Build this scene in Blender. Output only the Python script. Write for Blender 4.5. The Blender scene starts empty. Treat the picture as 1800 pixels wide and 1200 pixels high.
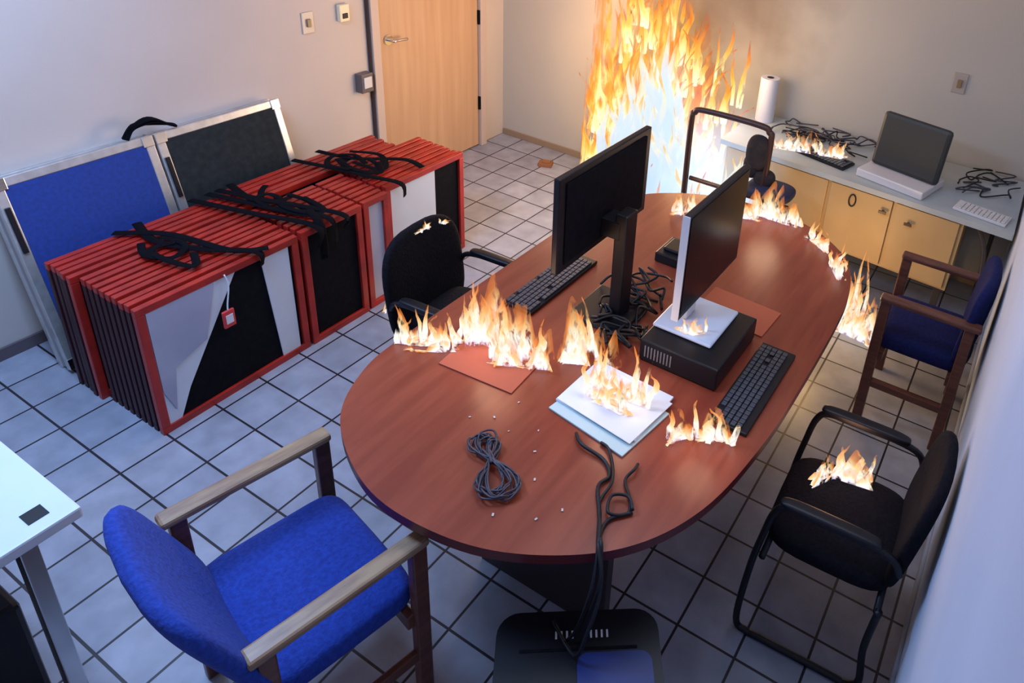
import bpy, math, random
from mathutils import Matrix, Vector, Euler, noise
random.seed(7)
COL=bpy.context.scene.collection
bpy.context.scene.view_settings.view_transform='Standard'

# ------------------------------------------------------------------ camera
def basis(yaw,pitch,roll):
    f=Vector((-math.sin(yaw)*math.cos(pitch),math.cos(yaw)*math.cos(pitch),math.sin(pitch)))
    r=f.cross(Vector((0,0,1))).normalized();u=r.cross(f)
    c,s=math.cos(roll),math.sin(roll)
    return c*r+s*u,-s*r+c*u,f
r,u,f=basis(.4691,-.4357,.0960)
cam=bpy.data.cameras.new('security_camera');co=bpy.data.objects.new('camera',cam);COL.objects.link(co)
co.matrix_world=Matrix(((r[0],u[0],-f[0],3.6061),(r[1],u[1],-f[1],-4.4308),(r[2],u[2],-f[2],2.4018),(0,0,0,1)))
cam.sensor_width=36;cam.lens=1326.67/1800*36;cam.shift_x=(900-1143.8)/1800;cam.shift_y=(297.5-600)/1800;cam.clip_start=.01
bpy.context.scene.camera=co

# ------------------------------------------------------------------ materials
def pmat(name,c,rough=.5,metal=0,c2=None,scale=8,stretch=(1,1,1),bump=0,detail=4,emit=None,es=0,spec=.5):
    m=bpy.data.materials.new(name);m.use_nodes=True;nt=m.node_tree;b=nt.nodes['Principled BSDF']
    b.inputs['Base Color'].default_value=(*c,1);b.inputs['Roughness'].default_value=rough;b.inputs['Metallic'].default_value=metal
    b.inputs['Specular IOR Level'].default_value=spec
    if c2 or bump:
        tc=nt.nodes.new('ShaderNodeTexCoord');mp=nt.nodes.new('ShaderNodeMapping');mp.inputs['Scale'].default_value=stretch
        n=nt.nodes.new('ShaderNodeTexNoise');n.inputs['Scale'].default_value=scale;n.inputs['Detail'].default_value=detail
        nt.links.new(tc.outputs['Object'],mp.inputs[0]);nt.links.new(mp.outputs[0],n.inputs['Vector'])
        if c2:
            r=nt.nodes.new('ShaderNodeValToRGB');r.color_ramp.elements[0].position=.35;r.color_ramp.elements[1].position=.68
            r.color_ramp.elements[0].color=(*c,1);r.color_ramp.elements[1].color=(*c2,1)
            nt.links.new(n.outputs['Fac'],r.inputs[0]);nt.links.new(r.outputs[0],b.inputs['Base Color'])
        if bump:
            bp=nt.nodes.new('ShaderNodeBump');bp.inputs['Strength'].default_value=bump;bp.inputs['Distance'].default_value=.01
            nt.links.new(n.outputs['Fac'],bp.inputs['Height']);nt.links.new(bp.outputs[0],b.inputs['Normal'])
    if emit:
        b.inputs['Emission Color'].default_value=(*emit,1);b.inputs['Emission Strength'].default_value=es
    return m

def flame_mat(name,stops,strength,alpha0,alpha1,nscale=14,fade=1.0,n0=.38,n1=.6,amp=.8):
    m=bpy.data.materials.new(name);m.use_nodes=True;nt=m.node_tree;nt.nodes.clear();m.cycles.emission_sampling='NONE'
    out=nt.nodes.new('ShaderNodeOutputMaterial');mix=nt.nodes.new('ShaderNodeMixShader');tr=nt.nodes.new('ShaderNodeBsdfTransparent');em=nt.nodes.new('ShaderNodeEmission')
    uv=nt.nodes.new('ShaderNodeUVMap');uv.uv_map='heat';sp=nt.nodes.new('ShaderNodeSeparateXYZ');nt.links.new(uv.outputs[0],sp.inputs[0]);heat=sp.outputs[1]
    tc=nt.nodes.new('ShaderNodeTexCoord');mp=nt.nodes.new('ShaderNodeMapping');mp.inputs['Scale'].default_value=(1,1,.35)
    n=nt.nodes.new('ShaderNodeTexNoise');n.inputs['Scale'].default_value=nscale;n.inputs['Detail'].default_value=4;n.inputs['Distortion'].default_value=.8
    nt.links.new(tc.outputs['Object'],mp.inputs[0]);nt.links.new(mp.outputs[0],n.inputs['Vector'])
    a=nt.nodes.new('ShaderNodeMath');a.operation='MULTIPLY_ADD';a.inputs[1].default_value=amp;nt.links.new(n.outputs['Fac'],a.inputs[0])
    s=nt.nodes.new('ShaderNodeMath');s.operation='SUBTRACT';s.inputs[1].default_value=.5*amp;nt.links.new(heat,s.inputs[0]);nt.links.new(s.outputs[0],a.inputs[2])
    rp=nt.nodes.new('ShaderNodeValToRGB');cr=rp.color_ramp
    cr.elements[0].position=stops[0][0];cr.elements[0].color=(*stops[0][1],1);cr.elements[1].position=stops[-1][0];cr.elements[1].color=(*stops[-1][1],1)
    for p,c in stops[1:-1]:
        e=cr.elements.new(p);e.color=(*c,1)
    nt.links.new(a.outputs[0],rp.inputs[0]);nt.links.new(rp.outputs[0],em.inputs[0])
    em.inputs[1].default_value=strength
    mr=nt.nodes.new('ShaderNodeMapRange');mr.inputs['From Min'].default_value=n0;mr.inputs['From Max'].default_value=n1
    mr.inputs['To Min'].default_value=alpha0;mr.inputs['To Max'].default_value=alpha1
    fd=nt.nodes.new('ShaderNodeMapRange');fd.inputs['From Min'].default_value=1.0;fd.inputs['From Max'].default_value=.5;fd.inputs['To Min'].default_value=1-fade;fd.inputs['To Max'].default_value=1
    ml=nt.nodes.new('ShaderNodeMath');ml.operation='MULTIPLY'
    nt.links.new(heat,fd.inputs['Value'])
    nt.links.new(n.outputs['Fac'],mr.inputs['Value']);nt.links.new(mr.outputs[0],ml.inputs[0]);nt.links.new(fd.outputs[0],ml.inputs[1]);nt.links.new(ml.outputs[0],mix.inputs[0])
    nt.links.new(tr.outputs[0],mix.inputs[1]);nt.links.new(em.outputs[0],mix.inputs[2]);nt.links.new(mix.outputs[0],out.inputs[0])
    return m

red=pmat('red_lacquer',(.40,.020,.012),.38,c2=(.26,.012,.008),scale=10)
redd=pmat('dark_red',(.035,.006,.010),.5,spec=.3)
black=pmat('black_plastic',(.007,.007,.010),.4,spec=.3)
blackm=pmat('black_matte',(.003,.003,.006),.8,c2=(.006,.006,.009),scale=40,bump=.1,spec=.1)
strapm=pmat('black_webbing',(.003,.003,.005),.9,bump=.2,scale=200,spec=.08)
white=pmat('white_laminate',(.60,.66,.76),.35,c2=(.54,.60,.72),scale=3)
greyb=pmat('greyblue_panel',(.42,.43,.56),.5,c2=(.33,.34,.47),scale=4)
alu=pmat('aluminium',(.62,.62,.62),.35,metal=.7,c2=(.5,.5,.5),scale=20)
bluef=pmat('blue_board_fabric',(.008,.040,.25),.85,c2=(.007,.030,.19),scale=60,bump=.2)
darkf=pmat('dark_board_fabric',(.012,.017,.02),.8,c2=(.02,.026,.028),scale=30,bump=.1,spec=.2)
seatblue=pmat('seat_blue_fabric',(.004,.026,.23),.9,c2=(.008,.045,.33),scale=90,bump=.4)
seatnavy=pmat('seat_navy_fabric',(.006,.009,.055),.9,c2=(.010,.014,.09),scale=90,bump=.4,spec=.2)
seatblack=pmat('seat_black_fabric',(.003,.003,.006),.9,c2=(.007,.006,.010),scale=90,bump=.4,spec=.15)
woodarm=pmat('arm_wood',(.09,.03,.02),.35,c2=(.15,.055,.035),scale=12,stretch=(4,.6,4))
woodlit=pmat('arm_wood_lit',(.34,.22,.12),.4,c2=(.20,.11,.07),scale=12,stretch=(4,.6,4))  # arm wood with the warm highlight of its lit top put into the colour
tabw=pmat('cherry_laminate',(.20,.034,.017),.3,c2=(.28,.058,.028),scale=5,stretch=(5,.5,5),detail=8,bump=.02)
tabe=pmat('table_edge_band',(.09,.010,.010),.35)
chrome=pmat('chrome',(.7,.7,.7),.2,metal=1)
silver=pmat('silver_plastic',(.6,.6,.62),.4)
cordm=pmat('cord_black',(.008,.008,.011),.45,spec=.3)
cordg=pmat('cord_grey',(.035,.03,.045),.45)
paper=pmat('paper',(.72,.74,.80),.8,c2=(.62,.64,.72),scale=5)
paperg=pmat('folder_green',(.46,.58,.58),.7)
ash=pmat('ash_flakes',(.6,.5,.45),.9)
char=pmat('charred',(.01,.008,.008),.9,c2=(.03,.02,.02),scale=20,bump=.6)
padm=pmat('mouse_pad_red',(.42,.09,.04),.7)
ledm=pmat('tag_red',(.6,.04,.04),.5)
ivory=pmat('ivory_plate',(.6,.52,.42),.4)

# ------------------------------------------------------------------ mesh builder
class MB:
    def __init__(s): s.v=[];s.f=[];s.m=[];s.s=[];s.h=[]
    def add(s,v,f,mi=0,sm=False,M=None,h=None):
        o=len(s.v)
        for p in v:
            p=Vector(p);s.v.append(M@p if M else p)
        for q in f: s.f.append([i+o for i in q]);s.m.append(mi);s.s.append(sm)
        s.h.extend(h if h else [0]*len(v));return s
    def box(s,x0,x1,y0,y1,z0,z1,mi=0,M=None):
        v=[(x,y,z) for z in(z0,z1) for y in(y0,y1) for x in(x0,x1)]
        return s.add(v,[(0,2,3,1),(4,5,7,6),(0,1,5,4),(2,6,7,3),(0,4,6,2),(1,3,7,5)],mi,False,M)
    def prism(s,o,z0,z1,mi=0,M=None,mside=None):
        n=len(o);v=[(x,y,z0) for x,y in o]+[(x,y,z1) for x,y in o]
        s.add(v,[list(range(n))[::-1],list(range(n,2*n))],mi,False,M)
        s.add(v,[(i,(i+1)%n,n+(i+1)%n,n+i) for i in range(n)],mi if mside is None else mside,n>12,M);return s
    def tube(s,pts,rad,mi=0,n=10,closed=False,sub=5,flat=1.,M=None,smooth=True):
        P=[Vector(p) for p in pts]
        if smooth and len(P)>2:
            Q=[];k=len(P);rng=range(k if closed else k-1)
            for i in rng:
                g=lambda j:P[j%k] if closed else P[max(0,min(k-1,j))]
                a,b,c,d=g(i-1),g(i),g(i+1),g(i+2)
                for j in range(sub):
                    t=j/sub;Q.append(.5*((2*b)+(c-a)*t+(2*a-5*b+4*c-d)*t*t+(-a+3*b-3*c+d)*t**3))
            if not closed: Q.append(P[-1])
            P=Q
        L=len(P);T=[]
        for i in range(L):
            a=P[(i-1)%L] if closed else P[max(0,i-1)];b=P[(i+1)%L] if closed else P[min(L-1,i+1)]
            t=(b-a);T.append(t.normalized() if t.length>1e-9 else Vector((0,0,1)))
        nrm=T[0].cross(Vector((0,0,1)));
        if nrm.length<.1: nrm=T[0].cross(Vector((0,1,0)))
        nrm.normalize();v=[]
        for i in range(L):
            if flat<1 and T[i].cross(Vector((0,0,1))).length>.3: nrm=T[i].cross(Vector((0,0,1))).normalized()
            nrm=(nrm-T[i]*nrm.dot(T[i]));nrm=nrm.normalized() if nrm.length>1e-6 else Vector((1,0,0));bn=T[i].cross(nrm)
            for j in range(n):
                a=2*math.pi*j/n;v.append(P[i]+rad*(math.cos(a)*nrm+math.sin(a)*bn*flat))
        F=[(i*n+j,i*n+(j+1)%n,((i+1)%L)*n+(j+1)%n,((i+1)%L)*n+j) for i in range(L if closed else L-1) for j in range(n)]
        if not closed: F+=[list(range(n))[::-1],[(L-1)*n+j for j in range(n)]]
        return s.add(v,F,mi,True,M)
    def cyl(s,x,y,z0,z1,r0,mi=0,n=24,r1=None,M=None):
        r1=r0 if r1 is None else r1
        v=[(x+r0*math.cos(2*math.pi*i/n),y+r0*math.sin(2*math.pi*i/n),z0) for i in range(n)]+[(x+r1*math.cos(2*math.pi*i/n),y+r1*math.sin(2*math.pi*i/n),z1) for i in range(n)]
        s.add(v,[(i,(i+1)%n,n+(i+1)%n,n+i) for i in range(n)],mi,True,M)
        s.add(v,[list(range(n))[::-1],list(range(n,2*n))],mi,False,M);return s
    def pad(s,c,size,e1=.5,e2=.35,mi=0,M=None,nu=16,nv=40,bend=0):
        sp=lambda w,e:math.copysign(abs(w)**e,w)
        a,b,h=[q/2 for q in size];v=[];F=[]
        for i in range(nu+1):
            ph=-math.pi/2+math.pi*i/nu
            for j in range(nv):
                th=2*math.pi*j/nv
                x=a*sp(math.cos(ph),e1)*sp(math.cos(th),e2);y=b*sp(math.cos(ph),e1)*sp(math.sin(th),e2);z=h*sp(math.sin(ph),e1)
                v.append((c[0]+x,c[1]+y,c[2]+z+bend*(x/a)**2))
        for i in range(nu):
            for j in range(nv): F.append((i*nv+j,i*nv+(j+1)%nv,(i+1)*nv+(j+1)%nv,(i+1)*nv+j))
        return s.add(v,F,mi,True,M)
    def tongue(s,base,h,w,lean=(0,0),mi=0,n=8,rings=12,seed=None):
        seed=random.random()*100 if seed is None else seed;v=[];hh=[]
        for i in range(rings+1):
            t=i/rings;rr=w*(.55+.9*t*(1-t)*1.6)*(1-t)**.75+.0008
            off=Vector((noise.noise(Vector((seed,t*2.6,0))),noise.noise(Vector((seed,t*2.6,9))),0))*w*2.2*t
            c=Vector(base)+Vector((lean[0]*t*t,lean[1]*t*t,h*t))+off
            for j in range(n):
                a=2*math.pi*j/n+seed
                q=rr*(1+.55*noise.noise(Vector((math.cos(a)*1.2+seed,math.sin(a)*1.2,t*4))))
                v.append(c+Vector((math.cos(a)*q,math.sin(a)*q*.8,h*.06*noise.noise(Vector((a,seed,t*3))) if i else 0)))
                hh.append(t)
        F=[(i*n+j,i*n+(j+1)%n,(i+1)*n+(j+1)%n,(i+1)*n+j) for i in range(rings) for j in range(n)]
        return s.add(v,F,mi,True,None,hh)
    def sheet(s,path,h,spread=.02,mi=0,step=.006,rows=9,seed=None,freq=16,hmin=.12):
        seed=random.random()*100 if seed is None else seed
        P=[Vector(p) for p in path];v=[];hh=[];cols=[]
        tot=sum((P[i+1]-P[i]).length for i in range(len(P)-1));N=max(8,int(tot/step))
        for k in range(N+1):
            d=tot*k/N;i=0
            while i<len(P)-2 and d>(P[i+1]-P[i]).length: d-=(P[i+1]-P[i]).length;i+=1
            cols.append(P[i].lerp(P[i+1],min(1,d/(P[i+1]-P[i]).length)))
        for k,c in enumerate(cols):
            sarc=tot*k/N
            a=noise.noise(Vector((sarc*freq,seed,0)));b=noise.noise(Vector((sarc*freq*2.7,seed,5)))
            env=min(1,k/4,(N-k)/4)
            hk=h*max(hmin,(.36+1.25*a+.45*b))*env+.002
            for j in range(rows+1):
                t=j/rows
                sw=Vector((noise.noise(Vector((sarc*freq*.6,seed+3,t*2.2))),noise.noise(Vector((sarc*freq*.6,seed+8,t*2.2))),0))*spread*(t+.15)*2
                v.append(c+sw+Vector((0,0,hk*t)));hh.append(t)
        R=rows+1
        F=[(k*R+j,(k+1)*R+j,(k+1)*R+j+1,k*R+j+1) for k in range(N) for j in range(rows)]
        return s.add(v,F,mi,True,None,hh)
    def obj(s,name,mats,parent=None,bevel=0,M=None,heat=False):
        me=bpy.data.meshes.new(name);me.from_pydata([tuple(p) for p in s.v],[],s.f)
        for m in mats: me.materials.append(m)
        for p,mi,sm in zip(me.polygons,s.m,s.s): p.material_index=mi;p.use_smooth=sm
        if heat:
            uv=me.uv_layers.new(name='heat')
            for l in me.loops: uv.data[l.index].uv=(0.5,s.h[l.vertex_index])
        o=bpy.data.objects.new(name,me);COL.objects.link(o)
        if parent: o.parent=parent
        if M: o.matrix_local=M
        if bevel:
            b=o.modifiers.new('bevel','BEVEL');b.width=bevel;b.segments=2;b.limit_method='ANGLE';b.angle_limit=math.radians(50)
        return o
def empty(name,loc=(0,0,0),rz=0):
    e=bpy.data.objects.new(name,None);COL.objects.link(e);e.location=loc;e.rotation_euler=(0,0,rz);e.empty_display_size=.1;return e

# ------------------------------------------------------------------ room shell
W=3.74;H=2.7;S=-5.3
fl=bpy.data.materials.new('floor_tile');fl.use_nodes=True;nt=fl.node_tree;bs=nt.nodes['Principled BSDF']
tc=nt.nodes.new('ShaderNodeTexCoord');b=nt.nodes.new('ShaderNodeTexBrick');b.offset=0;b.squash=1
for k,v in {'Scale':1,'Brick Width':.205,'Row Height':.205,'Mortar Size':.0048,'Mortar Smooth':.2}.items(): b.inputs[k].default_value=v
b.inputs['Color1'].default_value=(.44,.46,.55,1);b.inputs['Color2'].default_value=(.35,.37,.45,1);b.inputs['Mortar'].default_value=(.025,.022,.03,1)
n=nt.nodes.new('ShaderNodeTexNoise');n.inputs['Scale'].default_value=9;n.inputs['Detail'].default_value=6
mx=nt.nodes.new('ShaderNodeMixRGB');mx.blend_type='MULTIPLY';mx.inputs[0].default_value=.6
nt.links.new(tc.outputs['Object'],b.inputs['Vector']);nt.links.new(tc.outputs['Object'],n.inputs['Vector'])
nt.links.new(b.outputs['Color'],mx.inputs[1]);nt.links.new(n.outputs['Fac'],mx.inputs[2]);nt.links.new(mx.outputs[0],bs.inputs['Base Color'])
bs.inputs['Roughness'].default_value=.38
bm_=nt.nodes.new('ShaderNodeBump');bm_.inputs['Strength'].default_value=.4;bm_.inputs['Distance'].default_value=.003;bm_.invert=True
nt.links.new(b.outputs['Fac'],bm_.inputs['Height']);nt.links.new(bm_.outputs[0],bs.inputs['Normal'])
MB().box(-.12,W+.12,S-.12,.12,-.1,0).obj('floor',[fl])
wa=pmat('wall_paint_left',(.58,.51,.47),.7,c2=(.53,.47,.43),scale=1.5,bump=.03)
wc=pmat('wall_paint_right',(.52,.60,.76),.7,c2=(.46,.54,.70),scale=1.5)
wb=bpy.data.materials.new('wall_paint_sooty');wb.use_nodes=True;nt=wb.node_tree;bs=nt.nodes['Principled BSDF'];bs.inputs['Roughness'].default_value=.75
tc=nt.nodes.new('ShaderNodeTexCoord');mp=nt.nodes.new('ShaderNodeMapping');mp.inputs['Location'].default_value=(-1.85,0,-1.60);mp.inputs['Scale'].default_value=(1,1,1)
mp.vector_type='POINT'
vl=nt.nodes.new('ShaderNodeVectorMath');vl.operation='LENGTH'
n=nt.nodes.new('ShaderNodeTexNoise');n.inputs['Scale'].default_value=2.5;n.inputs['Detail'].default_value=5
ad=nt.nodes.new('ShaderNodeMath');ad.operation='MULTIPLY_ADD';ad.inputs[1].default_value=.6
rp=nt.nodes.new('ShaderNodeValToRGB');rp.color_ramp.elements[0].position=.38;rp.color_ramp.elements[0].color=(.15,.10,.065,1);rp.color_ramp.elements[1].position=.88;rp.color_ramp.elements[1].color=(.46,.44,.39,1)
sc=nt.nodes.new('ShaderNodeMath');sc.operation='MULTIPLY';sc.inputs[1].default_value=.75
nt.links.new(tc.outputs['Object'],mp.inputs[0]);nt.links.new(mp.outputs[0],vl.inputs[0]);nt.links.new(tc.outputs['Object'],n.inputs['Vector'])
nt.links.new(vl.outputs['Value'],sc.inputs[0])
nt.links.new(n.outputs['Fac'],ad.inputs[0]);nt.links.new(sc.outputs[0],ad.inputs[2]);nt.links.new(ad.outputs[0],rp.inputs[0]);nt.links.new(rp.outputs[0],bs.inputs['Base Color'])
MB().box(-.12,0,S,0,0,H).obj('wall_left',[wa])
MB().box(-.12,W+.12,0,.12,0,H).obj('wall_back',[wb])
MB().box(W,W+.12,S,0,0,H).obj('wall_right',[wc])
MB().box(-.12,W+.12,S-.12,S,0,H).obj('wall_front',[wa])
MB().box(-.12,W+.12,S-.12,.12,H,H+.1).obj('ceiling',[pmat('ceiling_paint',(.7,.7,.7),.8)])
base=pmat('base_tile',(.12,.09,.1),.5)
MB().box(0,.012,S,-1.31,0,.06).obj('baseboard_left',[base],bevel=.003)
MB().box(.012,W-.012,-.012,0,0,.05).obj('baseboard_back',[pmat('base_back',(.28,.2,.13),.5)],bevel=.003)
MB().box(W-.012,W,S,-.012,0,.09).obj('baseboard_right',[pmat('base_right',(.3,.33,.42),.5)],bevel=.003)

# door
d=empty('door_1',(0,0,0))
doorm=pmat('door_veneer',(.54,.35,.21),.45,c2=(.47,.29,.17),scale=3,stretch=(1,6,.4),detail=6)
framem=pmat('door_frame_paint',(.52,.42,.37),.45)
MB().box(.002,.022,-1.215,-.315,.012,2.06).obj('door_leaf',[doorm],d,.002)
fr=MB();fr.box(.001,.045,-1.285,-1.225,0,2.12);fr.box(.001,.045,-.305,-.245,0,2.12);fr.box(.001,.045,-1.285,-.245,2.07,2.13);fr.obj('door_frame',[framem],d,.003)
g=MB();g.box(.001,.012,-1.224,-1.216,0,2.07);g.box(.001,.012,-.314,-.306,0,2.07);g.box(.001,.03,-1.293,-1.286,0,2.12);g.box(.001,.03,-.244,-.238,0,2.12);g.obj('door_gap',[pmat('gap_brown',(.06,.035,.03),.7)],d)
h=MB();h.tube([(.022,-1.15,1.0),(.075,-1.15,1.0),(.078,-1.12,1.0),(.078,-1.04,.995)],.009);
Mh=Matrix.Translation((.022,-1.15,1.0))@Matrix.Rotation(math.pi/2,4,'Y');h.cyl(0,0,0,.012,.032,M=Mh)
h.obj('lever_handle',[chrome],d)
hg=MB()
for z in(.35,1.0,1.75): hg.cyl(.03,-.31,z-.05,z+.05,.011)
hg.obj('hinges',[blackm],d)

def plate(name,M,w,h,mats,kind):
    e=empty(name);e.matrix_world=M
    MB().box(-w/2,w/2,-.008,0,-h/2,h/2).obj('plate',[mats],e,.003)
    q=MB()
    if kind=='switch': q.box(-.012,.012,-.02,-.008,-.022,.022)
    else:
        for dz in(-.024,.024): q.box(-.016,.016,-.011,-.008,dz-.014,dz+.014)
    q.obj('switch_insert',[pmat('insert',(.25,.16,.08),.4)],e,.002);return e
ML=lambda y,z:Matrix.Translation((0,y,z))@Matrix.Rotation(math.pi/2,4,'Z')
plate('light_switch',ML(-1.695,1.20),.075,.12,ivory,'switch')
th=empty('thermostat');th.matrix_world=ML(-1.461,1.22)
MB().box(-.035,.035,-.03,0,-.05,.05).obj('housing',[pmat('thermo',(.8,.72,.5),.4)],th,.006)
MB().box(-.018,.018,-.034,-.03,-.03,.0).obj('dial',[black],th,.003)
kb=empty('wall_key_box');kb.matrix_world=ML(-1.36,.775)
MB().box(-.045,.045,-.06,0,-.06,.06).obj('housing',[pmat('keybox',(.12,.10,.10),.4)],kb,.006)
MB().box(-.03,.03,-.066,-.06,-.03,.04).obj('face',[silver],kb,.003)
plate('wall_outlet',Matrix.Translation((3.245,0,1.2)),.075,.115,pmat('plate_grey',(.38,.34,.30),.5),'switch')

# ------------------------------------------------------------------ conference table
def crom(P,sub=8):
    o=[];k=len(P)
    for i in range(k):
        a,b,c,d=[Vector(P[(i+j)%k]) for j in(-1,0,1,2)]
        for j in range(sub):
            t=j/sub;q=.5*((2*b)+(c-a)*t+(2*a-5*b+4*c-d)*t*t+(-a+3*b-3*c+d)*t**3);o.append((q.x,q.y))
    return o
TP=[(1.985,-2.0),(1.983,-2.5),(1.985,-2.95),(2.01,-3.15),(2.12,-3.335),(2.36,-3.46),(2.60,-3.47),(2.82,-3.405),(3.03,-3.25),(3.15,-3.03),(3.20,-2.72),(3.212,-2.4),(3.212,-2.0),(3.195,-1.76),(3.14,-1.56),(3.04,-1.42),(2.87,-1.31),(2.62,-1.27),(2.35,-1.33),(2.12,-1.50),(2.01,-1.73)]
TPo=crom(TP);cxy=(2.6,-2.4)
def shr(k): return [(cxy[0]+(x-cxy[0])*(1-k/.6),cxy[1]+(y-cxy[1])*(1-k/1.05)) for x,y in TPo]
t=empty('conference_table')
MB().prism(TPo,.708,.74,0,mside=1).obj('table_top',[tabw,tabe],t,.006)
MB().prism(shr(.02),.69,.708,0).obj('under_trim',[tabe],t)
lg=MB()
lg.box(2.38,2.88,-3.03,-2.99,0,.69);lg.box(2.38,2.83,-1.70,-1.66,0,.69);lg.box(2.585,2.625,-2.99,-1.7,.12,.62)
lg.obj('pedestal_panels',[pmat('pedestal',(.03,.018,.022),.5)],t,.003)

# ------------------------------------------------------------------ stacked red framed panels
def panel_stack(name,x0,x1,y0,y1,h,n,front=None,jit=.0):
    mb=MB();p=(x1-x0)/n;bw=.032
    for i in range(n):
        xa=x0+i*p;xb=xa+p*.66;j=random.uniform(-jit,jit);a=y0+j;c=y1+j;hh=h-random.uniform(0,.008)
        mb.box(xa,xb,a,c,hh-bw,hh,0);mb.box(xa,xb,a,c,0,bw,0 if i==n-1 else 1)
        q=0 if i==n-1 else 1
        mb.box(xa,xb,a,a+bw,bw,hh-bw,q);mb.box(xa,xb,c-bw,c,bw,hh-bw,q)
        if i<n-1 or not front: mb.box(xa+p*.3,xa+p*.5,a+bw,c-bw,bw,hh-bw,2)
        if i<n-1: mb.box(xb,xa+p,a+.01,c-.01,.01,h-.03,2)
    xf=x0+(n-1)*p+p*.25
    if front:
        for poly,mi,dx in front:
            o=[(y0+uu*(y1-y0),bw+ww*(h-2*bw)) for uu,ww in poly]
            M=Matrix(((0,0,1,xf+dx),(1,0,0,0),(0,1,0,0),(0,0,0,1)))
            mb.prism(o,0,.004,mi,M)
    return mb.obj(name,[red,redd,blackm,white,greyb],None,.0025)
L,Rr=.05,.95
panel_stack('framed_panel_stack',.62,.99,-3.29,-2.60,.61,9,[([(L,0),(Rr,0),(Rr,1),(L,1)],2,0),([(L,0),(.12,0),(.20,.22),(.58,1),(L,1)],3,.006),([(.10,.10),(.14,.45),(.34,.55),(.44,1),(L,1),(L,.3)],4,.011),([(.80,0),(.93,0),(.93,1),(.74,1)],3,.006)])
panel_stack('framed_panel_stack',.405,.60,-3.31,-2.56,.61,5,jit=.004)
panel_stack('framed_panel_stack',.64,.995,-2.585,-2.25,.615,8,[([(L,0),(Rr,0),(Rr,1),(L,1)],2,0)])
panel_stack('framed_panel_stack',.64,.99,-2.235,-2.08,.615,8,[([(L,0),(Rr,0),(Rr,1),(L,1)],4,0)])
panel_stack('framed_panel_stack',.60,.955,-2.065,-1.50,.62,8,[([(L,0),(Rr,0),(Rr,1),(L,1)],2,0),([(.04,.0),(.62,0),(.62,1),(.04,1)],3,.006)],jit=.004)
panel_stack('framed_panel_stack',.365,.585,-2.54,-1.62,.61,5,jit=.03)
def straps(name,cx,cy,z,rx,ry,n,extra=()):
    mb=MB()
    for i in range(n):
        a0=random.uniform(0,6.28);px=cx+random.uniform(-rx,rx)*.4;py=cy+random.uniform(-ry,ry)*.4;pts=[]
        for k in range(5):
            a=a0+k*1.2;pts.append((px+math.cos(a)*rx*random.uniform(.3,.7),py+math.sin(a)*ry*random.uniform(.3,.6),z+.006+random.uniform(0,.014)))
        mb.tube(pts,.015,0,flat=.15,n=8)
    for e in extra: mb.tube(e,.019,0,flat=.15,n=8)
    return mb.obj(name,[strapm])
straps('luggage_straps',.70,-2.95,.615,.2,.14,3,[[(.40,-2.95,.622),(.6,-2.99,.626),(.8,-2.92,.626),(.985,-2.80,.624),(1.0,-2.795,.56)],[(.41,-3.05,.622),(.6,-2.93,.63),(.9,-2.86,.628),(.99,-2.75,.62)]])
straps('luggage_straps',.70,-2.48,.62,.24,.11,4,[[(.38,-2.62,.625),(.6,-2.57,.632),(.85,-2.50,.63),(1.0,-2.44,.626),(1.012,-2.43,.5)],[(.37,-2.5,.625),(.6,-2.54,.636),(.8,-2.45,.632),(1.0,-2.5,.626),(1.012,-2.5,.45)],[(.38,-2.7,.625),(.7,-2.62,.632),(1.0,-2.52,.624),(1.012,-2.52,.52)],[(.38,-2.57,.625),(.7,-2.5,.64),(1.0,-2.38,.626),(1.012,-2.37,.56)]])
straps('luggage_straps',.60,-1.98,.625,.24,.16,5,[[(.37,-2.0,.63),(.6,-1.95,.638),(.8,-1.8,.638),(.93,-1.80,.632)],[(.37,-2.15,.63),(.6,-2.1,.638),(.8,-2.05,.634),(.98,-2.0,.63),(.995,-1.99,.56)]])
tg=empty('luggage_tag',(1.003,-2.97,0))
MB().tube([(0,.01,.60),(.008,.015,.55),(.006,.0,.47),(.008,-.005,.44)],.003).obj('string',[white],tg)
MB().box(.0,.012,-.03,.02,.36,.44).obj('tag',[ledm],tg,.004)
MB().box(.012,.014,-.02,.01,.38,.42).obj('label',[paper],tg)

# ------------------------------------------------------------------ leaning framed boards
ang=math.radians(-15.5)
def board(y0,y1,inner,x=.33):
    e=empty('framed_board');e.matrix_world=Matrix.Translation((x,y0,0.022))@Matrix.Rotation(ang,4,'Y')
    w=y1-y0;hh=.87;mb=MB()
    for dx in(0,-.075):
        mb.box(dx-.03,dx,0,.04,0,hh);mb.box(dx-.03,dx,w-.04,w,0,hh);mb.box(dx-.03,dx,.04,w-.04,0,.04);mb.box(dx-.03,dx,.04,w-.04,hh-.04,hh)
    mb.obj('aluminium_frame',[alu],e,.004)
    MB().box(-.1,-.005,.006,w-.006,.006,hh-.006).obj('shell',[pmat('shell_grey',(.3,.3,.32),.5)],e,.002)
    MB().box(-.012,-.002,.04,w-.04,.04,hh-.04).obj('infill',[inner],e)
    c=MB()
    for yy in(.0,w-.05):
        for zz in(0,hh-.05): c.box(.0,.004,yy,yy+.05,zz,zz+.05)
    c.obj('corner_caps',[chrome],e,.003)
    k=MB();k.box(.001,.012,.01,.03,.55,.75);k.obj('latch',[black],e,.003)
    return e
board(-3.30,-2.665,bluef);board(-2.655,-2.0,darkf)
bg=MB()
for i in range(6):
    a=random.uniform(-.02,.02);bg.tube([(.07+a,-2.77,.865),(.08,-2.73,.90+random.uniform(0,.03)),(.09+a,-2.66,.91+random.uniform(0,.03)),(.1,-2.59,.895),(.08+a,-2.55,.872)],.014,flat=.5)
bg.obj('coiled_strap',[strapm])

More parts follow.
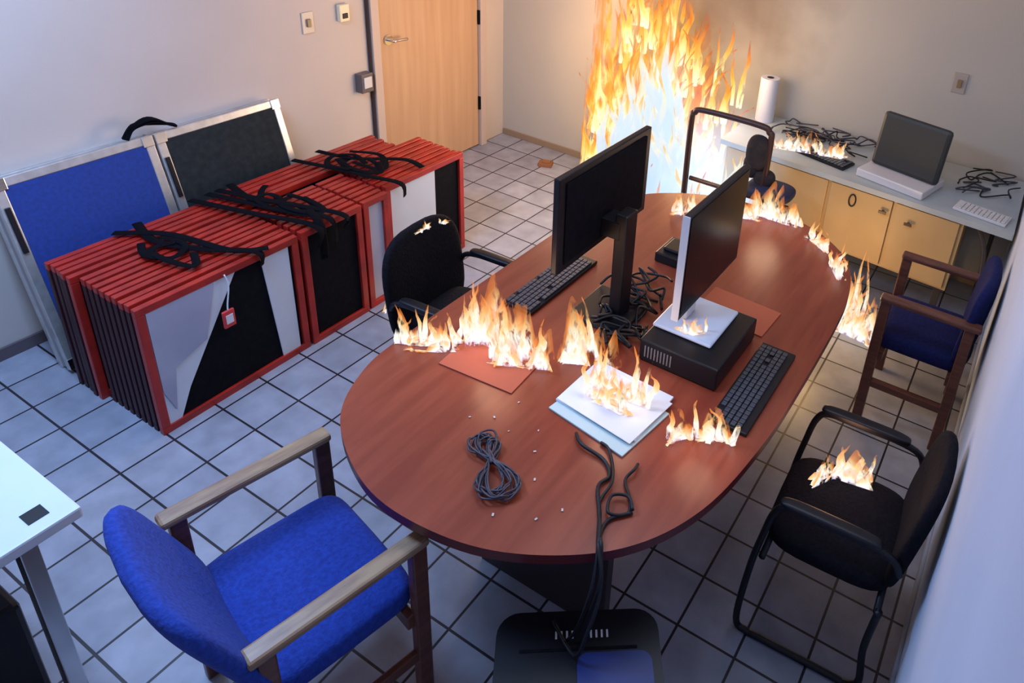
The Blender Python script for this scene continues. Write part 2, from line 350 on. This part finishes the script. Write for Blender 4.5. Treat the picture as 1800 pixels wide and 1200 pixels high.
# ------------------------------------------------------------------ wooden arm chairs
def wood_chair(name,x,y,rz,w,dp,fab,armt,back_top=.85,lean=.14,backbot=.47,bx=0):
    e=empty(name,(x,y,0),rz);hw=w/2;hd=dp/2
    MB().pad((0,0,.435),(w-.04,dp+.03,.10),.45,.25,bend=-.006).obj('seat',[fab],e)
    ht=back_top-backbot
    a=math.atan2(lean,ht);yc=-hd-lean/2+.01
    M=Matrix.Translation((bx,yc-.02,(back_top+backbot)/2))@Matrix.Rotation(math.pi/2+a,4,'X')
    MB().pad((0,0,0),(w-.01,math.hypot(ht,lean)+.06,.065),.6,.42,M=M,bend=-.03).obj('back_rest',[fab],e)
    for sx,nm in((-1,'left'),(1,'right')):
        m=MB();xx=sx*hw;t2=.016
        m.box(xx-t2,xx+t2,hd-.022,hd+.022,0,.645);m.box(xx-t2,xx+t2,-hd-.03,-hd+.012,0,.645)
        m.box(xx-.012,xx+.012,-hd,hd,.20,.235)
        m.obj(nm+'_legs',[woodarm],e,.005)
        MB().box(xx-.026,xx+.026,-hd-.05,hd+.025,.645,.67).obj(nm+'_arm',[armt],e,.008)
    m=MB();m.box(-hw,hw,hd-.04,hd-.015,.34,.39);m.box(-hw,hw,-hd,-hd+.025,.34,.39);m.obj('seat_rails',[woodarm],e,.003)
    m=MB()
    for sx in(-1,1): m.tube([(sx*hw*.8,-hd+.0,.40),(sx*hw*.8,-hd-.03,.5),(sx*hw*.75,-hd-lean*.6,.65)],.012)
    m.obj('back_supports',[black],e)
    return e
wood_chair('wooden_arm_chair',2.26,-3.60,math.radians(-12),.50,.38,seatblue,woodlit,.83,.15,.45,.025)
wood_chair('wooden_arm_chair',3.485,-1.345,math.radians(90),.42,.33,seatnavy,woodarm,.80,.03,.44)

def sled_chair(name,x,y,rz,w,dp,top=.85,lean=.05,fab=seatblack,sz=.44,bot=.47,az=.655,bw=0):
    e=empty(name,(x,y,0),rz);hw=w/2;hd=dp/2
    MB().pad((0,0,sz),(w-.03,dp+.05,.10),.6,.45,bend=-.005).obj('seat',[fab],e)
    a=math.atan2(lean,top-bot);M=Matrix.Translation((0,-hd-lean/2-.01,(top+bot)/2))@Matrix.Rotation(math.pi/2+a,4,'X')
    MB().pad((0,0,0),(w-.02+bw,top-bot+.03,.055),.6,.62,M=M,bend=-.02).obj('back_rest',[fab],e)
    for sx,nm in((-1,'left'),(1,'right')):
        xx=sx*(hw+.012);m=MB();A=az
        m.tube([(xx,-hd-.0,sz-.04),(xx,-hd+.01,.2),(xx,-hd-.005,.05),(xx,-hd+.03,.0125),(xx,-hd+.08,.012),(xx,hd-.05,.012),(xx,hd,.0125),(xx,hd+.04,.05),(xx,hd+.03,.3),(xx,hd+.01,A-.15),(xx,hd-.01,A-.045),(xx,hd-.05,A-.005),(xx,0,A),(xx,-hd+.02,A-.015),(xx*.97,-hd-.02,A-.075)],.0115,sub=6)
        m.obj(nm+'_frame',[black],e)
        MB().pad((xx,.01,A+.01),(.045,dp-.06,.03),.6,.5).obj(nm+'_arm_pad',[black],e)
    m=MB();m.tube([(-hw-.012,-hd+.005,sz-.05),(hw+.012,-hd+.005,sz-.05)],.011,smooth=False);m.tube([(-hw-.012,hd+.0,sz-.05),(hw+.012,hd+.0,sz-.05)],.011,smooth=False);m.obj('cross_bars',[black],e)
    return e
sled_chair('sled_base_chair',3.45,-2.54,math.radians(92),.43,.36,.80,.06,sz=.415,bot=.38,az=.61)
sled_chair('sled_base_chair',1.80,-2.46,math.radians(-86),.42,.34,.80,.06,sz=.42,bot=.33,az=.60,bw=.06)

# burnt chair near the fire
bc=empty('burnt_chair',(2.28,-.93,0),0)
m=MB()
m.tube([(-.225,0,0),(-.225,0,.5),(-.23,0,.93),(-.215,0,.985),(-.16,0,1.01),(.16,0,1.01),(.215,0,.985),(.23,0,.93),(.225,0,.5),(.225,0,0)],.017)
m.tube([(-.2,0,.60),(.38,0,.60)],.013,smooth=False);m.tube([(.36,.0,.0),(.38,0,.60)],.014,smooth=False)
m.obj('tube_frame',[pmat('brown_tube',(.05,.018,.014),.4)],bc)
MB().pad((.26,.03,.655),(.26,.22,.07),.7,.6).obj('seat',[pmat('burnt_seat',(.01,.02,.07),.8,c2=(.015,.012,.02),scale=20)],bc)
MB().pad((.17,.0,.86),(.13,.06,.2),.8,.8).pad((.14,.02,.77),(.09,.07,.14),.8,.8).pad((.22,.02,.72),(.12,.07,.1),.8,.8).obj('charred_cushion',[char],bc)

# ------------------------------------------------------------------ foreground white table (lower left)
ft=empty('white_side_table')
MB().box(.95,1.84,-4.75,-3.88,.70,.735).obj('top',[white],ft,.006)
MB().box(1.755,1.80,-3.975,-3.93,.7352,.7365).obj('cable_grommet',[black],ft)
m=MB()
for (a,bb) in((1.78,-3.99),(1.0,-3.96),(1.78,-4.68),(1.0,-4.68)): m.box(a-.02,a+.02,bb-.02,bb+.02,0,.70)
m.obj('legs',[chrome],ft,.003)
sb=MB();sb.box(1.30,1.72,-4.35,-4.02,0,.45);sb.obj('black_storage_box',[black],None,.015)

# ------------------------------------------------------------------ shredder at the bottom
sh=empty('paper_shredder',(3.03,-3.42,0),math.radians(35))
def rr(w,d,rad,n=6):
    o=[]
    for cx,cy,a0 in((w/2-rad,d/2-rad,0),(-w/2+rad,d/2-rad,90),(-w/2+rad,-d/2+rad,180),(w/2-rad,-d/2+rad,270)):
        for i in range(n+1): a=math.radians(a0+90*i/n);o.append((cx+rad*math.cos(a),cy+rad*math.sin(a)))
    return o
MB().prism(rr(.36,.27,.04),0,.37,0).obj('bin',[pmat('bin_blue_black',(.012,.02,.06),.3)],sh,.004)
MB().prism(rr(.42,.33,.06),.37,.47,0).obj('head',[black],sh,.02)
MB().prism(rr(.19,.2,.03),.47,.475,0,M=Matrix.Translation((.09,-.05,0))).obj('lid_reflection',[pmat('lid_reflection_blue',(.008,.02,.12),.35,spec=.3)],sh,.002)  # blue reflection on the lid, painted as a thin coloured plate
m=MB();m.box(-.15,.15,.058,.066,.4695,.4715);m.obj('slot',[blackm],sh)
m=MB()
for i in range(4): m.box(-.06+i*.014,-.055+i*.014,.09,.11,.4702,.4715);m.box(.03+i*.014,.035+i*.014,.09,.11,.4702,.4715)
m.obj('button_marks',[silver],sh)

# ------------------------------------------------------------------ computers
def monitor(name,x,y,z0,w,h,rz=0,zb=.74,pill=.35,back=.07,stand=black,basem=black,side=None,cw=.018):
    e=empty(name,(x,y,0),rz)
    MB().box(-.012,.012,-w/2,w/2,z0,z0+h).obj('housing',[black],e,.004)
    MB().box(.0125,.0135,-w/2+.01,w/2-.01,z0+.018,z0+h-.01).obj('screen',[pmat('screen_glass',(.004,.004,.006),.2,spec=.3)],e)
    MB().box(-.017,-.012,-w*.44,w*.44,z0+.025,z0+h-.025).obj('rear_cover',[blackm],e,.003)
    MB().box(-back-cw,-back+cw,-.038,.038,zb+.012,zb+pill).obj('stand_column',[stand],e,.006)
    MB().box(-back,-.017,-.04,.04,z0+h*.12,min(z0+h*.32,zb+pill-.005)).obj('mount',[black],e,.004)
    MB().box(-back-.07,-back+.15,-.12,.12,zb,zb+.012).obj('stand_base',[basem],e,.006)
    if side: MB().box(-.012,.0125,-w/2-.003,-w/2,z0,z0+h).obj('side_trim',[side],e)
    return e
monitor('computer_monitor',2.42,-2.425,1.03,.58,.345,math.radians(180),.741,.43,.095,cw=.024)
monitor('computer_monitor',2.83,-2.40,.98,.47,.372,0,.832,.28,.06,silver,white,silver)
pc=empty('desktop_computer')
MB().box(2.70,2.985,-2.60,-2.26,.745,.83).obj('case',[black],pc,.005)
m=MB()
for i in range(9): m.box(2.72+i*.012,2.725+i*.012,-2.6015,-2.60,.765,.81)
m.obj('port_panel',[pmat('vent_grey',(.15,.15,.17),.5)],pc)
MB().box(2.705,2.98,-2.595,-2.265,.7405,.745).obj('feet',[blackm],pc)
def keyboard(name,x,y,rz,w=.44,d=.13,z=.741,kc=(.04,.045,.06),body=None):
    e=empty(name,(x,y,z),rz)
    MB().box(-d/2,d/2,-w/2,w/2,0,.014).obj('body',[body or black],e,.003)
    k=MB();nj=int((w-.016)/.0213);ni=int((d-.012)/.0195)
    for i in range(ni):
        for j in range(nj):
            if random.random()<.03: continue
            k.box(-d/2+.008+i*.0195,-d/2+.024+i*.0195,-w/2+.008+j*.0213,-w/2+.026+j*.0213,.014,.021)
    k.obj('keys',[pmat('keys',kc,.4)],e,.0015);return e
keyboard('computer_keyboard',3.085,-2.50,0,.45,.125)
keyboard('computer_keyboard',2.20,-2.40,0,.44,.13)
pd=MB();pd.box(-.14,.14,-.11,.11,0,.004);pd.obj('mouse_pad',[padm],None,.001,Matrix.Translation((2.31,-2.875,.741))@Matrix.Rotation(.08,4,'Z'))
pd=MB();pd.box(-.14,.14,-.09,.09,0,.004);pd.obj('mouse_pad',[padm],None,.001,Matrix.Translation((2.87,-2.14,.741))@Matrix.Rotation(-.05,4,'Z'))
pp=empty('paper_stack',(2.75,-2.83,.741),math.radians(-8))
MB().box(-.14,.15,-.15,.08,0,.006).obj('folder',[paperg],pp,.001)
m=MB();m.box(-.155,.135,-.10,.13,.006,.013,M=Matrix.Rotation(.10,4,'Z'));m.box(-.145,.14,-.11,.11,.013,.016,M=Matrix.Rotation(.02,4,'Z'));m.obj('sheets',[paper],pp,.001)

c=MB();Z=.747
c.tube([(2.72,-3.0,Z),(2.76,-3.03,Z+.004),(2.84,-3.04,Z),(2.885,-3.08,Z),(2.88,-3.13,Z+.003),(2.93,-3.2,Z),(2.965,-3.26,Z),(2.985,-3.29,Z),(3.02,-3.33,.70),(3.0,-3.35,.55),(2.99,-3.36,.482)],.0055)
c.tube([(2.80,-2.99,Z),(2.83,-3.0,Z+.004),(2.87,-3.04,Z),(2.905,-3.1,Z+.006),(2.91,-3.17,Z),(2.95,-3.23,Z+.003),(2.98,-3.285,Z),(3.005,-3.345,.68),(2.98,-3.36,.53),(2.96,-3.37,.48)],.0045)
c.tube([(2.93,-3.0,Z),(2.935,-3.03,Z+.01),(2.93,-3.07,Z),(2.975,-3.12,Z+.004),(2.99,-3.16,Z),(2.95,-3.19,Z+.008),(2.93,-3.14,Z+.01),(2.97,-3.12,Z+.012),(3.0,-3.15,Z+.01)],.0045)
c.tube([(3.0,-3.15,Z),(2.96,-3.2,Z),(2.965,-3.25,Z),(2.99,-3.285,Z-.001),(3.025,-3.34,.66),(3.02,-3.38,.56),(3.0,-3.4,.49),(2.9,-3.35,.48)],.005)
c.obj('cable_bundle',[cordm])
c=MB()
for i in range(10):
    s=random.uniform(.6,1.05);a=math.radians(-35+random.uniform(-26,26));pts=[]
    for k in range(16):
        t_=2*math.pi*k/16;px=.12*s*math.cos(t_)+random.uniform(-.004,.004);py=.045*s*math.sin(2*t_)*.8+.012*math.sin(t_)+random.uniform(-.004,.004)
        pts.append((2.60+px*math.cos(a)-py*math.sin(a),-3.235+px*math.sin(a)+py*math.cos(a),.748+random.uniform(0,.016)))
    c.tube(pts,.0030,closed=True,n=6)
c.tube([(2.60,-3.235,.765),(2.56,-3.2,.76),(2.53,-3.16,.75),(2.50,-3.165,.748)],.0045)
c.obj('power_cord',[cordg])
c=MB()
for i in range(18):
    x=random.uniform(2.52,2.64);y=random.uniform(-2.6,-2.2);pts=[(x,y,Z)]
    for k in range(5): x+=random.uniform(-.09,.09);y+=random.uniform(-.08,.08);pts.append((min(max(x,2.36),2.67),min(max(y,-2.64),-2.1),Z+.012+random.uniform(0,.03)))
    c.tube(pts,.005,n=6)
c.obj('desk_cables',[cordm])
c=MB();c.box(2.44,2.66,-2.02,-1.86,.7405,.785);c.box(2.46,2.60,-1.99,-1.89,.785,.80);c.obj('laptop_dock',[black],None,.006)
c=MB()
for (x,y) in((2.42,-3.12),(2.48,-3.08),(2.72,-3.2),(2.70,-3.35),(2.80,-3.3),(2.62,-3.05),(2.55,-3.1),(2.84,-3.24),(2.66,-3.12),(2.5,-2.99)):
    s=random.uniform(.002,.005);M=Matrix.Translation((x,y,.7412))@Matrix.Rotation(random.uniform(0,3),4,'Z')
    c.box(-s,s,-s*.6,s*.6,0,.002,0,M)
c.obj('ash_flakes',[ash])

# ------------------------------------------------------------------ desk with drawers along the back wall
f2=empty('desk_with_drawers')
FY=lambda x:-.60-(x-2.10)/(3.725-2.10)*.155   # slightly skewed front edge
MB().prism([(2.10,-.02),(2.10,FY(2.10)),(3.725,FY(3.725)),(3.725,-.02)],.705,.735).obj('top',[pmat('desk_top',(.42,.47,.48),.5,c2=(.34,.38,.39),scale=3)],f2,.006)
tan=pmat('tan_laminate',(.50,.33,.15),.5,c2=(.44,.28,.12),scale=4)
MB().prism([(2.14,-.05),(2.14,FY(2.14)+.022),(3.50,FY(3.50)+.022),(3.50,-.05)],.30,.705).obj('drawer_carcass',[tan],f2,.003)
m=MB()
for xa,xb in((2.16,2.78),(2.80,3.14),(3.16,3.48)):
    ya,yb=FY(xa)+.010,FY(xb)+.010
    m.prism([(xa,ya+.012),(xa,ya),(xb,yb),(xb,yb+.012)],.315,.695)
m.obj('drawer_fronts',[tan],f2,.002)
m=MB()
for x,z in((3.10,.63),(3.24,.61)):
    y=FY(x)+.010;m.box(x-.006,x+.006,y-.02,y,z-.006,z+.006);m.box(x-.02,x+.02,y-.026,y-.018,z-.008,z+.008)
m.obj('knobs',[pmat('knob_dark',(.10,.06,.035),.4)],f2,.002)
m=MB();x=2.93;y=FY(x)+.006
m.tube([(x+.018*math.cos(a),y,.63+.035*math.sin(a)) for a in [k*math.pi/4 for k in range(8)]],.004,closed=True);m.obj('lock_ring',[black],f2)
m=MB()
for x,y in((2.18,-.10),(2.18,-.55),(3.46,-.10),(3.46,-.66)): m.box(x-.018,x+.018,y-.018,y+.018,0,.30)
m.tube([(3.64,-.70,.0),(3.645,-.70,.35),(3.62,-.69,.58),(3.56,-.68,.70)],.012);m.tube([(3.64,-.12,.0),(3.64,-.12,.705)],.012,smooth=False)
m.obj('desk_legs',[pmat('leg_dark',(.05,.04,.035),.4)],f2,.002)
tr=empty('paper_towel_roll',(2.19,-.13,.736))
m=MB();m.cyl(0,0,0,.28,.058,0,32);m.cyl(0,0,.28,.281,.022,1,20);m.obj('roll',[paper,char],tr)
mn=empty('small_monitor',(3.13,-.48,.736),math.radians(-14))
MB().box(-.20,.18,-.15,.12,0,.045).obj('silver_base',[silver],mn,.006)
Mt=Matrix.Translation((0,.0,.045))@Matrix.Rotation(math.radians(-8),4,'X')
MB().box(-.19,.19,-.03,.02,0,.30,M=Mt).obj('panel',[pmat('dark_green_plastic',(.022,.026,.025),.45)],mn,.02)
MB().pad((0,.11,.19),(.28,.10,.20),.5,.5).obj('rear_shell',[black],mn)
c=MB()
for i in range(17):
    x=random.uniform(2.35,2.8);y=random.uniform(-.28,-.08);pts=[(x,y,.742)]
    for k in range(6): x+=random.uniform(-.13,.16);y+=random.uniform(-.08,.08);pts.append((min(max(x,2.3),2.9),min(max(y,-.34),-.06),.742+random.uniform(0,.035)))
    c.tube(pts,.0042,random.choice([0,1,1]),n=6)
c.obj('tangled_cables',[cordm,cordg])
c=MB()
for i in range(7):
    x=random.uniform(3.42,3.6);y=random.uniform(-.40,-.1);pts=[(x,y,.742)]
    for k in range(5): x+=random.uniform(-.12,.12);y+=random.uniform(-.12,.12);pts.append((min(max(x,3.40),3.7),min(max(y,-.50),-.05),.742+random.uniform(0,.03)))
    c.tube(pts,.0042,random.choice([0,1]),n=6)
c.obj('tangled_cables',[cordm,cordg])
keyboard('computer_keyboard',3.56,-.62,math.radians(80),.26,.12,.736,(.55,.55,.55),silver)
keyboard('computer_keyboard',2.66,-.46,math.radians(75),.38,.13,.736)
m=MB();m.box(-.05,.05,-.035,.035,0,.03);m.box(-.02,.04,-.03,.01,.03,.045);m.obj('cardboard_scrap',[pmat('card',(.25,.1,.04),.8)],None,.002,Matrix.Translation((.63,-.28,0))@Matrix.Rotation(.4,4,'Z'))

# ------------------------------------------------------------------ fire
fm_big=flame_mat('flame_big',[(0,(1,.97,.68)),(.20,(1,.86,.38)),(.46,(1,.56,.11)),(.72,(.95,.28,.03)),(1,(.5,.10,.02))],1.28,.0,.97,14,.7,.40,.54)
fm_core=flame_mat('flame_core',[(0,(.74,.86,1)),(.45,(.60,.77,1)),(.80,(.74,.86,1)),(.93,(1,.94,.70)),(1,(1,.6,.2))],1.05,.65,1.0,9,.5,.38,.5,.5)
fm_small=flame_mat('flame_small',[(0,(.80,.62,.90)),(.10,(1,.95,.95)),(.42,(1,.94,.80)),(.64,(1,.64,.27)),(.94,(.95,.28,.06))],1.15,.0,.93,34,.7,.40,.54,.6)
rnd=random.uniform
fe=empty('fire')
fire=MB()
for i in range(40):
    x=rnd(1.02,1.6);y=rnd(-.45,-.10);z=rnd(0,.7)
    fire.tongue((x,y,z),rnd(.3,.7),rnd(.018,.05),(rnd(-.12,.12),0),1)
for i in range(34):
    fire.tongue((rnd(.96,1.18),rnd(-.35,-.10),rnd(0,.65)),rnd(.2,.45),rnd(.015,.035),(rnd(-.06,.06),0),1)
for i in range(34):
    fire.tongue((rnd(1.15,1.62),rnd(-.3,-.10),rnd(.7,1.2)),rnd(.25,.5),rnd(.018,.045),(rnd(-.1,.1),0),1)
for i in range(46):
    fire.tongue((rnd(1.62,2.06),rnd(-.45,-.12),rnd(.35,.98)),rnd(.2,.45),rnd(.012,.032),(rnd(-.06,.12),0),1)
for yy in(-.16,-.28,-.4):
    fire.sheet([(.99,yy,.0),(1.25,yy-.03,0),(1.9,yy,0)],1.25,.06,1,.012,22,None,6)
    fire.sheet([(1.05,yy,.45),(1.4,yy,.5),(1.80,yy,.4)],1.3,.06,1,.012,22,None,7,0)
for i in range(70):   # blue-white core stands in front of the yellow tongues
    x=rnd(1.48,2.05);y=rnd(-.84,-.50);k=max(.1,1-abs(x-1.70)/.44);fire.tongue((x,y,0),.34+.90*k*rnd(.8,1.1),rnd(.05,.10),(rnd(-.12,.02),0),0)
for i in range(34):
    x=rnd(1.85,2.45);y=rnd(-.86,-.66);fire.tongue((x,y,0),rnd(.40,.80),rnd(.04,.08),(rnd(-.06,.04),0),0)
for i in range(16):
    fire.tongue((rnd(1.45,2.3),rnd(-.88,-.80),rnd(.0,.35)),rnd(.2,.4),rnd(.012,.03),(rnd(-.06,.06),0),1)
fire.obj('flame_tongues',[fm_core,fm_big],fe,heat=True)
def glow(name,c,rad,col,st,parent):
    m=bpy.data.materials.new(name+'_gas');m.use_nodes=True;nt=m.node_tree;nt.nodes.clear()
    out=nt.nodes.new('ShaderNodeOutputMaterial');em=nt.nodes.new('ShaderNodeEmission');em.inputs[0].default_value=(*col,1)
    tc=nt.nodes.new('ShaderNodeTexCoord');ln=nt.nodes.new('ShaderNodeVectorMath');ln.operation='LENGTH'
    n=nt.nodes.new('ShaderNodeTexNoise');n.inputs['Scale'].default_value=2.2;n.inputs['Detail'].default_value=3
    ma=nt.nodes.new('ShaderNodeMath');ma.operation='MULTIPLY_ADD';ma.inputs[1].default_value=.9
    mr=nt.nodes.new('ShaderNodeMapRange');mr.inputs['From Min'].default_value=1.3;mr.inputs['From Max'].default_value=.5;mr.inputs['To Min'].default_value=0;mr.inputs['To Max'].default_value=st
    nt.links.new(tc.outputs['Object'],ln.inputs[0]);nt.links.new(tc.outputs['Object'],n.inputs['Vector'])
    nt.links.new(n.outputs['Fac'],ma.inputs[0]);nt.links.new(ln.outputs['Value'],ma.inputs[2]);nt.links.new(ma.outputs[0],mr.inputs['Value'])
    nt.links.new(mr.outputs[0],em.inputs[1]);nt.links.new(em.outputs[0],out.inputs['Volume'])
    mb=MB();mb.pad((0,0,0),(2,2,2),1,1,nu=12,nv=24)
    o=mb.obj(name,[m],parent);o.location=c;o.scale=rad
glow('hot_gas_core',(1.70,-.56,.50),(.44,.38,.84),(.45,.64,1),1.5,fe)
glow('hot_gas_floor',(2.12,-.60,.42),(.60,.42,.62),(.55,.70,1),3.0,fe)
glow('hot_gas_upper',(1.40,-.42,.95),(.80,.38,1.0),(1,.48,.14),.6,fe)
bp_=MB()
for i in range(12):
    x=rnd(1.3,2.0);y=rnd(-.62,-.25);s=rnd(.05,.11)
    bp_.box(-s,s,-s*.7,s*.7,0,rnd(.05,.3),M=Matrix.Translation((x,y,0))@Matrix.Rotation(rnd(0,3),4,'Z'))
bp_.obj('burning_boxes',[pmat('burning_card',(.4,.3,.2),.9,c2=(.05,.03,.02),scale=8,emit=(.5,.75,1),es=.6)],fe,.004)
def flames(name,paths,n,spread,h,w):
    mb=MB()
    for (path,k) in paths:
        for i in range(n):
            off=Vector((rnd(-spread,spread),rnd(-spread,spread),0))
            mb.sheet([Vector(p)+off for p in path],h*k*rnd(.75,1.15),w,step=.004,hmin=.0)
        P=[Vector(p) for p in path]
        for i in range(int(n*1.6)):
            j=random.randrange(len(P)-1);q=P[j].lerp(P[j+1],random.random())
            mb.tongue((q.x+rnd(-spread,spread),q.y+rnd(-spread,spread)*.6,q.z),rnd(.6,1.3)*h*k,rnd(.7,1.4)*w*.9,(rnd(-.03,.03),0),0,rings=9)
    return mb.obj(name,[fm_small],heat=True)
flames('table_flames',[([(2.02,-2.98,.7425),(2.12,-2.93,.7425),(2.17,-2.90,.7475)],1.1),([(2.17,-2.88,.7475),(2.24,-2.83,.7475),(2.30,-2.83,.7475)],1.7),([(2.32,-2.88,.7475),(2.40,-2.84,.7475),(2.48,-2.80,.7475)],1.6),([(2.50,-2.74,.7425),(2.58,-2.70,.7425)],2.0)],5,.03,.115,.016)
flames('paper_flames',[([(2.64,-2.79,.760),(2.70,-2.81,.760),(2.84,-2.79,.760)],1.6),([(2.68,-2.86,.760),(2.80,-2.86,.760)],1.1)],5,.02,.10,.016)
flames('table_flames',[([(2.96,-2.87,.7425),(3.0,-2.82,.7425),(3.05,-2.80,.7425)],1.3),([(3.05,-2.80,.7425),(3.12,-2.77,.7425)],1.2)],3,.015,.09,.014)
flames('seat_flames',[([(3.33,-2.50,.466),(3.38,-2.42,.466),(3.50,-2.40,.466)],1.2)],4,.025,.10,.014)
flames('backrest_flecks',[([(1.61,-2.52,.80),(1.62,-2.45,.805)],.45),([(1.63,-2.40,.80),(1.64,-2.37,.795)],.45)],2,.006,.07,.008)  # tiny whitish flecks along the top of the backrest
flames('table_flames',[([(2.30,-1.62,.7425),(2.45,-1.5,.7425),(2.66,-1.42,.7425)],1.4),([(2.62,-1.36,.7425),(2.84,-1.36,.7425)],1.6),([(2.90,-1.42,.7425),(3.02,-1.50,.7425)],1.0),([(3.08,-1.58,.7425),(3.14,-1.68,.7425)],1.2)],4,.02,.08,.014)
flames('counter_flames',[([(2.42,-.56,.76),(2.52,-.53,.76),(2.64,-.49,.76)],1.4),([(2.68,-.48,.76),(2.80,-.44,.76)],1.1)],4,.03,.08,.014)
flames('floor_flames',[([(2.90,-.86,.0),(3.03,-.90,0),(3.12,-.94,.0)],3.4),([(3.05,-.93,.0),(3.25,-.95,.0)],1.8)],5,.045,.12,.022)
flames('floor_flames',[([(1.06,-2.22,.0),(1.08,-2.12,.0),(1.05,-2.0,0)],1.2)],4,.02,.1,.014)
flames('monitor_base_flames',[([(2.79,-2.50,.8455),(2.84,-2.50,.8455),(2.87,-2.46,.8455)],.8)],3,.01,.07,.01)

# ------------------------------------------------------------------ lights
def area(name,loc,sx,sy,e,c,rot=(0,0,0)):
    l=bpy.data.lights.new(name,'AREA');l.shape='RECTANGLE';l.size=sx;l.size_y=sy;l.energy=e;l.color=c
    o=bpy.data.objects.new(name,l);o.location=loc;o.rotation_euler=rot;COL.objects.link(o)
def point(name,loc,e,c,rad=.15):
    l=bpy.data.lights.new(name,'POINT');l.energy=e;l.color=c;l.shadow_soft_size=rad
    o=bpy.data.objects.new(name,l);o.location=loc;COL.objects.link(o)
area('ceiling_light',(1.2,-3.6,2.66),1.2,.6,78,(.36,.58,1))
area('ceiling_light',(2.9,-2.4,2.66),1.2,.6,15,(.66,.78,1))
point('fire_light',(1.35,-.95,.9),44,(1,.70,.46),.3)
point('fire_light',(1.1,-.5,1.3),18,(1,.54,.27),.25)
point('fire_light',(1.95,-.5,1.1),14,(1,.62,.30),.2)
point('fire_light',(2.95,-1.12,.40),6.5,(1,.60,.22),.1)
point('fire_light',(2.3,-2.85,.90),1.6,(1,.6,.38),.08)
point('fire_light',(2.75,-2.82,.9),1.2,(1,.68,.48),.08)
point('fire_light',(3.05,-2.85,.85),.5,(1,.6,.38),.06)
point('fire_light',(3.4,-2.42,.62),1.0,(1,.5,.28),.06)
point('fire_light',(2.7,-1.38,.95),1.5,(1,.65,.4),.08)
w=bpy.data.worlds.new('world');bpy.context.scene.world=w;w.use_nodes=True;w.node_tree.nodes['Background'].inputs[0].default_value=(.3,.4,.6,1);w.node_tree.nodes['Background'].inputs[1].default_value=.3
